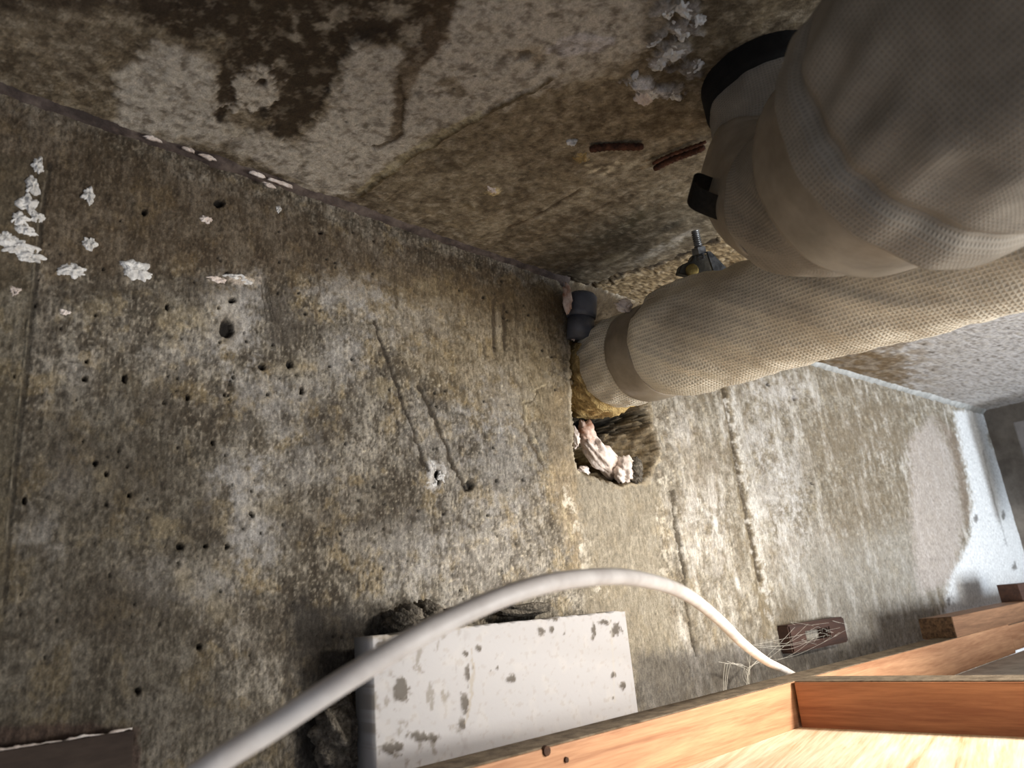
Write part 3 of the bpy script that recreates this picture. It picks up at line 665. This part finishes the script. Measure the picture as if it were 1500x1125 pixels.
for k, (px, py, l) in enumerate([(225, 203, 18), (277, 219, 13), (305, 230, 18), (377, 255, 18), (413, 268, 26), (395, 271, 14)]):
    p = on_y(px, py, D - .0125); q_ = depth_of(p) / F
    flake('mortar_chip', p, EX, EZ, -EY, l * .7 * q_, 3.2 * q_, MT['foam'], 140 + k, trim1, .0018)

# ------------------------------------------------------------------ lower insulated pipe
aA = np.array([.195, .935, .121]); aA /= np.linalg.norm(aA)
cA = np.array([.7526, .60, .3135 + Z0]); rA = .0613
pipeA = empty('insulated_pipe', tuple(cA), 'pale woven-wrapped pipe coming straight out of the broken hole in the concrete wall', 'pipe')
def axisA(t): return cA[None, :] - np.asarray(t)[:, None] * aA[None, :]
def foldsA(S, TH):
    n = fbm(S * 26 + 3 * np.cos(TH), 2.2 * np.sin(TH) + S * 8, 201, 4)
    pleat = sst(.0, .02, S) * np.exp(-((S - .03) / .08) ** 2) * np.maximum(0, np.sin(TH * 9 + 3 * np.sin(TH * 2) + S * 26)) * .007
    return n * .0035 * (.2 + .8 * sst(0, .035, S)) + pleat * sst(-.4, .3, np.cos(TH))
tA = np.linspace(.118, .95, 190)
bulge = lambda t: 1 + .06 * np.exp(-((t - .175) / .05) ** 2) - .07 * np.exp(-((t - .118) / .016) ** 2)
tube('sleeve', axisA(tA), rA * bulge(tA), MT['wrapA'], pipeA, seg=120, disp=foldsA, lip=.004)
tE = np.linspace(.012, .086, 26)
tube('end_sleeve', axisA(tE), rA * (.98 - .06 * (1 - sst(.012, .04, tE)) - .04 * sst(.062, .084, tE)), MT['wrapA'], pipeA, seg=110, disp=lambda S, TH: (.003 * fbm(S * 40 + np.cos(TH) * 3, np.sin(TH) * 3, 211, 4) + .0012 * np.sin(TH * 14 + S * 60)) * (1 - .85 * sst(.04, .066, S)), lip=.004)
tS = np.linspace(.080, .124, 14)
o = tube('strap', axisA(tS), rA * .978 + .001 * np.sin(np.linspace(0, math.pi, 14)), MT['strap'], pipeA, seg=96, disp=lambda S, TH: .0012 * fbm(np.cos(TH) * 3, np.sin(TH) * 3 + S * 9, 221, 3), lip=.0015)
tag(o, 'plain smooth taupe strap round the wrapped pipe')
tW = np.linspace(-.045, .022, 16)
o = tube('insulation', axisA(tW) + np.array([0, 0, -.006]), rA * .97, MT['wool'], pipeA, seg=90, disp=lambda S, TH: .006 * fbm(S * 60 + np.cos(TH) * 5, np.sin(TH) * 5, 231, 4))
tag(o, 'yellow mineral wool showing under the wrap')
tI = np.linspace(-.075, .05, 4); tube('core_pipe', axisA(tI), .03, MT['blackgap'], pipeA, seg=40)

# ------------------------------------------------------------------ upper insulated pipe with its elbow to the ceiling
P0 = on_z(1118, 98, .445); 
pathB = catmull([P0, P0 + np.array([0, 0, -.075]), at(1128, 262, .615), at(1172, 290, .555), at(1250, 248, .50), at(1350, 180, .43), at(1500, 38, .362), at(1760, -200, .285), at(2200, -600, .205)], 26)
sB = np.r_[0, np.cumsum(np.linalg.norm(np.diff(pathB, axis=0), axis=1))]
def segB(a, b, n=30):
    t = np.linspace(a, b, n); return np.stack([np.interp(t, sB, pathB[:, k]) for k in range(3)], -1)
def s_at(px):                                            # arc length where the axis passes a given column
    u, v = survey(pathB); j = np.argmin(abs(u[60:] - px) ) + 60; return sB[j]
pipeB = empty('insulated_pipe', tuple(P0), 'fat grey-beige wrapped pipe with an elbow, nearest the lens at upper right', 'pipe')
def s_near(px, py):
    u, v = survey(pathB); return sB[np.argmin(np.hypot(u - px, v - py))]
s1, e0, k0, s2 = s_near(1130, 266), s_near(1168, 289), s_near(1262, 240), s_near(1352, 178)
tube('collar', np.array([P0 + np.array([0, 0, .006]), P0 + np.array([0, 0, -.006]), P0 + np.array([0, 0, -.010])]), np.array([.082, .082, .078]), MT['red'], pipeB, seg=48)['label'] = 'dull red rim where the pipe meets the ceiling'
tube('gap_shade_ring', segB(.004, .035, 6), .057, MT['blackgap'], pipeB, seg=48)  # black ring standing in for the shaded gap between pipe and ceiling
tube('riser_sleeve', segB(.022, s1 + .004, 40), .051 + .004 * np.sin(np.linspace(0, math.pi, 40)), MT['wrapB'], pipeB, seg=90, disp=lambda S, TH: .003 * fbm(S * 24 + np.cos(TH) * 1.5, np.sin(TH) * 2, 241, 3), lip=.004)
o = tube('riser_strap', segB(s1 - .030, e0 + .004, 16), .0565, MT['strap'], pipeB, seg=80, disp=lambda S, TH: .0008 * fbm(np.cos(TH) * 3, np.sin(TH) * 3, 251, 3), lip=.0015)
tag(o, 'smooth brown strap across the elbow')
nE = 46; tb = np.linspace(0, 1, nE)
tube('elbow_sleeve', segB(e0, k0 + .012, nE), .058 + .0165 * sst(0, .8, tb), MT['wrapB'], pipeB, seg=110, disp=lambda S, TH: .003 * fbm(S * 24 + np.cos(TH) * 1.5, np.sin(TH) * 2, 261, 3), lip=.004)
o = tube('elbow_strap', segB(k0, s2 + .012, 18), .0775 + .002 * np.linspace(0, 1, 18), MT['strap'], pipeB, seg=90, disp=lambda S, TH: .0008 * fbm(np.cos(TH) * 3, np.sin(TH) * 3, 271, 3), lip=.0015)
tag(o, 'plain smooth strap just behind the fat sleeve')
nL = 110; tl = np.linspace(0, sB[-1] - .02 - s2, nL)
def foldsB(S, TH):
    return .004 * fbm(S * 8 + np.cos(TH) * 1.6, np.sin(TH) * 1.6 + S * 2, 281, 3) + np.exp(-((S - .05) / .03) ** 2) * .0022 * np.sin(TH * 15 + 3 * np.sin(TH * 3) + S * 20)
rl = .0915 - .0055 * np.exp(-((tl - .022) / .005) ** 2) + .003 * sst(.025, .07, tl)
tube('long_sleeve', segB(s2, sB[-1] - .02, nL), rl, MT['wrapB'], pipeB, seg=150, disp=foldsB, lip=.005)
# black webbing tail folded back on itself, sticking out of the elbow strap
q = [at(1078, 290, .60), at(1040, 277, .592), at(1019, 270, .588), at(1011, 276, .584), at(1016, 288, .578), at(1040, 300, .575), at(1080, 314, .58)]
cen = catmull(q, 6); wv = M @ np.array([-.002, .0150, .012])
bm = bmesh.new(); rows = []
for p in cen: rows.append([bm.verts.new(p + wv * k) for k in (-.5, .5)])
for k in range(len(rows) - 1): bm.faces.new((rows[k][0], rows[k][1], rows[k + 1][1], rows[k + 1][0]))
bmesh.ops.solidify(bm, geom=bm.faces[:], thickness=.0018)
tag(obj_bm('strap_tail', bm, MT['black'], pipeB), 'black webbing tail folded into a loop')

# ------------------------------------------------------------------ pipe hanger on the ceiling behind the elbow
hc = on_z(1020, 338, .415)
hang = empty('pipe_hanger', tuple(hc), 'dark steel pipe clamp on a short threaded rod above the lower pipe', 'pipe hanger')
rt = at(1016, 340, np.linalg.norm(hc - CAMP) * .92); 
dv = (M @ np.array([0, 0, 1.])); dd = float((hc - CAMP) @ dv)
r0 = at(1018, 338, dd * 1.0); r1 = at(1027, 380, dd * 1.0)
n = 60; path = r0 + (r1 - r0) * np.linspace(0, 1, n)[:, None]
rod = tube('threaded_rod', path, .0047 + .0006 * np.sign(np.sin(np.arange(n) * 1.6)), MT['steel'], hang, seg=16)
bm = bmesh.new(); bmesh.ops.create_cone(bm, cap_ends=True, segments=6, radius1=.009, radius2=.009, depth=.008)
nut = obj_bm('nut', bm, MT['steel'], rod); nut.location = tuple(at(1024, 368, dd)); nut.rotation_euler = Vector(r1 - r0).to_track_quat('Z', 'Y').to_euler()
c1 = [(1016, 372), (1040, 372), (1062, 392), (1052, 400), (1010, 404), (994, 400), (998, 388), (1012, 382)]
bm = prism_bm([Vector(at(x, y, dd * 1.01)) for x, y in c1], Vector(dv * .02)); bmesh.ops.bevel(bm, geom=bm.edges[:], offset=.0012, segments=1, affect='EDGES')
half = obj_bm('clamp_half', bm, MT['darksteel'], hang)
c2 = [(1036, 368), (1041, 368), (1064, 392), (1060, 397), (1046, 398)]
bm = prism_bm([Vector(at(x, y, dd * .985)) for x, y in c2], Vector(dv * .006)); obj_bm('clamp_plate', bm, MT['steel'], hang)
bm = bmesh.new(); bmesh.ops.create_uvsphere(bm, u_segments=16, v_segments=10, radius=.008)
for v in bm.verts: v.co.z *= .35
o = obj_bm('bolt_head', bm, MT['brass'], half, True); o.location = tuple(at(1014, 396, dd * 1.008)); o.rotation_euler = Vector(-dv).to_track_quat('Z', 'Y').to_euler(); o['label'] = 'yellowish bolt head'

# ------------------------------------------------------------------ grey plastic stub beside the wall edge
sd_ = .965
pth = np.array([at(850, 497, sd_), at(851, 466, sd_ + .006), at(852, 455, sd_ + .008), at(853, 436, sd_ + .012)])
stub = empty('pipe_stub', tuple(pth[0]), 'short grey plastic pipe stub in the corner above the wall hole', 'pipe stub')
tube('pipe', np.array([pth[0], pth[1]]), .0180, MT['plastic'], stub, seg=40)
tube('cap', np.array([pth[1] * .97 + pth[2] * .03, pth[1] * .4 + pth[2] * .6, pth[2], pth[3], pth[3] + (pth[3] - pth[2]) * .25]), np.array([.0195, .0202, .0202, .0196, .016]), MT['plastic'], stub, seg=40)

# ------------------------------------------------------------------ bits of foam and crust in the hole
def bit(px, py, dep, size, mat, seed, label, name='foam_lump', rot=(0, 0, 0), amp=.5, cat='foam', group=None):
    o = lump(name, tuple(at(px, py, dep)), size, MT[mat], seed, None, 4, amp, 1.9, rot); tag(o, label, cat, group); return o
bit(884, 671, .985, (.036, .014, .018), 'foam', 301, 'largest pinkish white foam lump lying in the bottom of the wall hole', rot=(0, .62, 0))
bit(860, 640, .985, (.013, .010, .021), 'foam_rust', 305, 'rust-stained foam lump rising at the left of the wall hole')
bit(914, 688, .985, (.014, .012, .018), 'foam', 309, 'small white foam tuft next to the big lump in the wall hole', rot=(0, .3, 0))
bit(930, 690, .990, (.010, .010, .016), 'mortar', 311, 'grey crumb at the right end of the foam in the wall hole', 'mortar_lump', cat='rubble')
bit(854, 692, .975, (.010, .007, .008), 'foam', 315, 'pale crumb at the lower left corner of the wall hole')
bit(843, 641, .965, (.005, .005, .014), 'foam', 317, 'thin white foam sliver on the left edge of the wall hole')
bit(914, 448, .90, (.011, .008, .008), 'foam', 321, 'white pebble of foam above the strap of the lower pipe')
bit(831, 437, .955, (.005, .006, .021), 'foam_rust', 323, 'pale ragged sliver left of the grey pipe stub', rot=(0, .1, 0))
bit(839, 488, .97, (.004, .004, .009), 'foam_rust', 327, 'small pink chip below the grey pipe stub')

# ------------------------------------------------------------------ rusty bars in the ceiling
def bar(p, q, r, mat='rust'):
    a, b = on_z(*p, .4275), on_z(*q, .4275); n = 34
    pa = a + (b - a) * np.linspace(0, 1, n)[:, None]; pa[:, 2] += .0012 * np.sin(np.linspace(0, 5, n))
    rr = r + .0007 * (np.arange(n) % 3 == 0); rr[0] *= .6; rr[-1] *= .6
    return tube('reinforcing_bar', pa, rr, MT[mat], ceiling, seg=14)
bar((864, 219), (942, 213), .0034); bar((958, 248), (1032, 214), .0030); bar((956, 240), (1034, 206), .0016)

# ------------------------------------------------------------------ white board against the wall
bl = on_y(545, 935, .545); br = on_y(915, 893, .545)
x0, x1 = bl[0], br[0]; zt = (bl[2] + br[2]) / 2; zbm = Z0 - .155
nb, mb = 190, 110
gx, gz = np.meshgrid(np.linspace(x0, x1, nb), np.linspace(zbm, zt, mb)); Pb = np.stack([gx, np.full_like(gx, .545), gz], -1).reshape(-1, 3)
edge = fbm(Pb[:, 0] * 90, Pb[:, 2] * 0, 401, 4)
Pb[:, 2] += np.where(Pb[:, 2] > zt - .004, edge * .002, 0)
Bd = Relief(Pb, Pb[:, 0], Pb[:, 2], (166, 163, 163))
q1 = fbm(Pb[:, 0] * 50, Pb[:, 2] * 50, 403, 4); q2 = fbm(Pb[:, 0] * 160, Pb[:, 2] * 160, 405, 3)
Bd.mix(sst(.1, .6, q1) * .15, (196, 188, 178))
lft = sst(700, 640, Bd.U); Bd.mix(lft * sst(.2, .5, fbm(Pb[:, 0] * 90, Pb[:, 2] * 60, 407, 5, .6)) * .55, (104, 95, 82))
Bd.mix(sst(.35, .55, q2 + q1 * .3) * .25 , (140, 130, 116))
Bd.line([(540, 936), (640, 925), (760, 905), (916, 893)], 5, (140, 128, 110), .6, 5)
for x, y, rx, ry in ((792, 924, 5, 7), (808, 921, 3, 6), (805, 905, 12, 4), (870, 926, 4, 9), (902, 924, 9, 9), (826, 928, 2, 2), (700, 950, 4, 4), (725, 966, 3, 3), (728, 978, 2, 3), (718, 983, 2, 2), (750, 994, 7, 6), (682, 958, 3, 3), (692, 977, 2, 3), (898, 989, 3, 4), (911, 1004, 4, 6), (898, 1022, 2, 2), (598, 930, 10, 8), (560, 945, 12, 10), (590, 1010, 14, 14), (575, 1095, 18, 10), (685, 990, 4, 18), (680, 1030, 6, 14), (620, 1080, 26, 7), (675, 1062, 5, 12), (885, 911, 12, 4)):
    Bd.blob(x, y, rx, ry, (66, 57, 46), .85, soft=.5, rough=1.1, h=.001)
Bd.line([(690, 950), (694, 985), (690, 1020), (680, 1060)], 3, (150, 140, 124), .6, 5)
Bd.line([(893, 905), (898, 960), (900, 1030)], 2, (170, 164, 156), .6, 2)
Pb[:, 1] -= Bd.H
board = grid_mesh('foam_board', Pb, nb, mb, Bd.C, MT['board'], (0, .028, 0)); del board['kind']
# close the back
bm = bmesh.new(); bm.from_mesh(board.data); be = [e for e in bm.edges if e.is_boundary]; bmesh.ops.edgeloop_fill(bm, edges=be)
bmesh.ops.recalc_face_normals(bm, faces=bm.faces[:]); bm.to_mesh(board.data); bm.free()
tag(board, 'white rectangular board smeared with mortar standing against the wall behind the timber', 'board')
for k, (px, py, sx, sz, lab) in enumerate([(590, 908, .013, .011, 'dark mortar lump at the left end on top of the white board'), (622, 904, .013, .013, 'biggest grey mortar lump on top of the white board'), (664, 902, .014, .007, 'flat mortar crumb right of the biggest lump above the white board, partly behind the cable')]):
    p = on_y(px, py, .580); o = lump('mortar_lump', tuple(p), (sx, .019, sz), MT['mortar'], 420 + k, None, 4, .55, 2.2); tag(o, lab, 'mortar lump', 'mortar lumps above the white board')
o = lump('mortar_lump', tuple(on_y(500, 1080, .585)), (.022, .016, .030), MT['mortar'], 433, None, 4, .5, 2.4); tag(o, 'dark heap of mortar left of the white board', 'mortar lump', 'mortar lumps above the white board')
o = lump('mortar_lump', tuple(on_y(772, 893, .586)), (.035, .012, .006), MT['mortar'], 436, None, 4, .4, 2.0); tag(o, 'thin grey mortar bed over the middle of the white board', 'mortar lump', 'mortar lumps above the white board')

# ------------------------------------------------------------------ timbers
def timber(name, x0, x1, y0, y1, z0, z1, mats, label, axis='x', jit=.0012):
    root = empty(name, ((x0 + x1) / 2, (y0 + y1) / 2, Z0 + z0), label, 'timber')
    obj_bm('beam', box_bm(x0, x1, y0, y1, Z0 + z0, Z0 + z1, .0016, jit), MT[mats[0]], root)
    # a skin of dust lying on top
    n = 40; bm = bmesh.new()
    obj_bm('dust', box_bm(x0 + .001, x1 - .001, y0 + .0015, y1 - .001, Z0 + z1 - .001, Z0 + z1 + .0012, .0005, .0003, 1), MT['dust'], root)
    return root
t1 = timber('timber_batten', .20, 1.716, .46, .502, -.152, -.101, ('timber', 'dust'), 'long orange timber batten running along the wall in front of the white board')
for px, py, r in ((800, 1100, 9), (829, 1113, 5)):
    p = on_y(px, py, .4598); bm = bmesh.new(); bmesh.ops.create_cone(bm, cap_ends=True, segments=20, radius1=.0042 * r / 9, radius2=.0036 * r / 9, depth=.003)
    o = obj_bm('knot', bm, MT['knot'], t1); o.location = tuple(p); o.rotation_euler = (math.pi / 2, 0, 0)
t2 = timber('timber_batten', 1.720, 2.45, .462, .500, -.150, -.103, ('timber', 'dust'), 'shorter timber batten butted to the long one at far right')
t3 = timber('timber_batten', .842, .885, .02, .457, -.150, -.100, ('timber_y', 'dust'), 'reddish timber batten crossing toward the lens at right')
root = empty('timber_offcut', (1.9, .49, Z0 - .10), 'brown timber offcut with dark end grain lying on the batten at right', 'timber')
obj_bm('beam', box_bm(1.425, 2.42, .462, .517, Z0 - .1005, Z0 - .066, .0015, .0015), MT['timber_old'], root)
o = obj_bm('end_grain', box_bm(1.4225, 1.4255, .4625, .5165, Z0 - .100, Z0 - .0665, .0005, .0008, 1), MT['endgrain'], root); o['label'] = 'dark rough end grain'
p = on_y(1488, 878, .50)
o = obj_bm('wood_scrap', box_bm(p[0] - .05, p[0] + .12, .475, .515, Z0 - .066, Z0 - .066 + .036, .001, .002), MT['darkwood']); tag(o, 'small dark red-brown scrap on top of the offcut at right edge', 'timber')

# slotted block on the wall
a = on_y(1150, 914, .585); b = on_y(1240, 944, .585)
X0, X1, Zt, Zb = a[0], b[0], a[2] - .002, b[2] + .004
zc = (Zt + Zb) / 2
def rect(x0, x1, z0, z1): return [(x0, z0), (x1, z0), (x1, z1), (x0, z1)]
xs0, xs1 = on_y(1181, 928, .58)[0], on_y(1216, 928, .58)[0]; hz = (Zt - Zb) * .15
bm = bmesh.new()
def ringv(pts, y): return [bm.verts.new((x, y, z)) for x, z in pts]
yf, yb = .580, .601
of, inf = ringv(rect(X0, X1, Zb, Zt), yf), ringv(rect(xs0, xs1, zc - hz * 1.25, zc + hz * 1.25), yf)
ob, inb = ringv(rect(X0, X1, Zb, Zt), yb), ringv(rect(xs0, xs1, zc - hz * 1.25, zc + hz * 1.25), yb)
for k in range(4):
    j = (k + 1) % 4
    bm.faces.new((of[k], of[j], inf[j], inf[k])); bm.faces.new((ob[j], ob[k], inb[k], inb[j]))
    bm.faces.new((of[j], of[k], ob[k], ob[j])); bm.faces.new((inf[k], inf[j], inb[j], inb[k]))
bmesh.ops.recalc_face_normals(bm, faces=bm.faces[:])
bmesh.ops.bevel(bm, geom=[e for e in bm.edges if len(e.link_faces) == 2 and e.calc_face_angle(0) > .5], offset=.0022, segments=2, affect='EDGES')
bmesh.ops.recalc_face_normals(bm, faces=bm.faces[:])
tag(obj_bm('slotted_block', bm, MT['darkwood']), 'dark brown wooden block with a rectangular slot fixed on the wall', 'block')

# boards of the suspended ceiling below
o = obj_bm('pine_board', box_bm(.10, .84, .15, .459, Z0 - .166, Z0 - .1475, .001), MT['ply']); tag(o, 'pale sunlit pine board lying below the timbers at lower right', 'board')
o = obj_bm('ceiling_board', box_bm(.888, 2.4, .15, .459, Z0 - .172, Z0 - .152, .001), MT['gyp']); tag(o, 'grey ceiling board lying behind the crossing batten at right', 'board')
# batten at lower left
a = on_y(-60, 1072, .59); b = on_y(192, 1066, .59)
bt = empty('wall_batten', (float(a[0]), .59, Z0 - .1), 'dark reddish batten low on the wall at lower left', 'batten')
obj_bm('batten', box_bm(a[0], b[0], .585, .612, Z0 - .16, b[2] - .002, .001, .001), MT['batten'], bt)
n = 60; xs = np.linspace(a[0], b[0], n)
tube('mortar_line', np.stack([xs, np.full(n, .588), b[2] - .001 + .0015 * fbm(xs * 80, xs * 0, 441, 3)], -1), np.maximum(.0004, .0008 + .0022 * fbm(xs * 120, xs * 0, 443, 3)), MT['foam'], bt, seg=8)

# dark grey sheet standing by the side wall
bm = box_bm(2.36, 2.385, .05, .487, Z0 + .10, Z0 + .385, .003)
o = obj_bm('grey_sheet', bm, MT['greypanel']); tag(o, 'dark grey sheet standing at the far right edge by the white corner', 'panel')

# ------------------------------------------------------------------ cable
pts = [(180, 1215, .245), (300, 1128, .25), (400, 1065, .26), (520, 987, .27), (640, 917, .29), (760, 866, .32), (850, 847, .36), (930, 847, .41), (1000, 868, .48), (1050, 905, .57), (1090, 944, .66), (1122, 968, .78), (1140, 977, .87), (1152, 983, .93), (1168, 994, .965), (1178, 1012, .98)]
cab = tube('cable', catmull([at(*p) for p in pts], 14), .0044, MT['cable'], None, seg=24)
tag(cab, 'thick white cable arching across the front of the wall and white board', 'cable')

# ------------------------------------------------------------------ cobwebs
def web(label, strands, r=.00016):
    V = []; Fc = []
    for pts in strands:
        p = catmull(pts, 6); T, N, B = frames(p); base = len(V)
        for k in range(len(p)):
            for j in range(4):
                t = j * math.pi / 2; V.append(p[k] + r * (N[k] * math.cos(t) + B[k] * math.sin(t)))
        for k in range(len(p) - 1):
            for j in range(4): Fc.append((base + 4 * k + j, base + 4 * k + (j + 1) % 4, base + 4 * k + 4 + (j + 1) % 4, base + 4 * k + 4 + j))
    me = bpy.data.meshes.new('cobweb'); me.from_pydata([tuple(v) for v in V], [], Fc)
    return tag(link('cobweb', me, MT['web']), label, 'cobweb')
S = []
for k in range(9):
    a = (1090 + rng.uniform(-10, 40), 975 - rng.uniform(0, 40)); b = (1160 + rng.uniform(0, 70), 925 + rng.uniform(-12, 14))
    m = ((a[0] + b[0]) / 2, (a[1] + b[1]) / 2 + rng.uniform(0, 10))
    S.append([on_y(*a, .575), on_y(*m, .574), on_y(*b, .575)])
for k in range(12):
    c = (1150 + rng.uniform(0, 90), 922 + rng.uniform(-10, 16))
    S.append([on_y(c[0], c[1], .574), on_y(c[0] + rng.uniform(-14, 14), c[1] + rng.uniform(-8, 8), .573), on_y(c[0] + rng.uniform(-25, 25), c[1] + rng.uniform(-12, 12), .575)])
web('dusty cobweb strung from the cable end over the slotted block', S)
S = []
for k in range(9):
    x = 1094 + rng.uniform(-6, 6); S.append([on_y(x - 20 + rng.uniform(-35, 55), 966 + rng.uniform(-10, 12), .57), on_y(x, 978 + rng.uniform(-4, 6), .568), on_y(x + rng.uniform(-3, 3), 992, .568), on_y(1096 + rng.uniform(-3, 3), 1006, .568)])
for k in range(3): S.append([on_y(1062 + 4 * k, 972, .57), on_y(1060 + 3 * k, 990, .57), on_y(1060 + 2 * k, 1012, .57)])
web('small hanging clot of cobweb under the end of the cable', S, .0003)
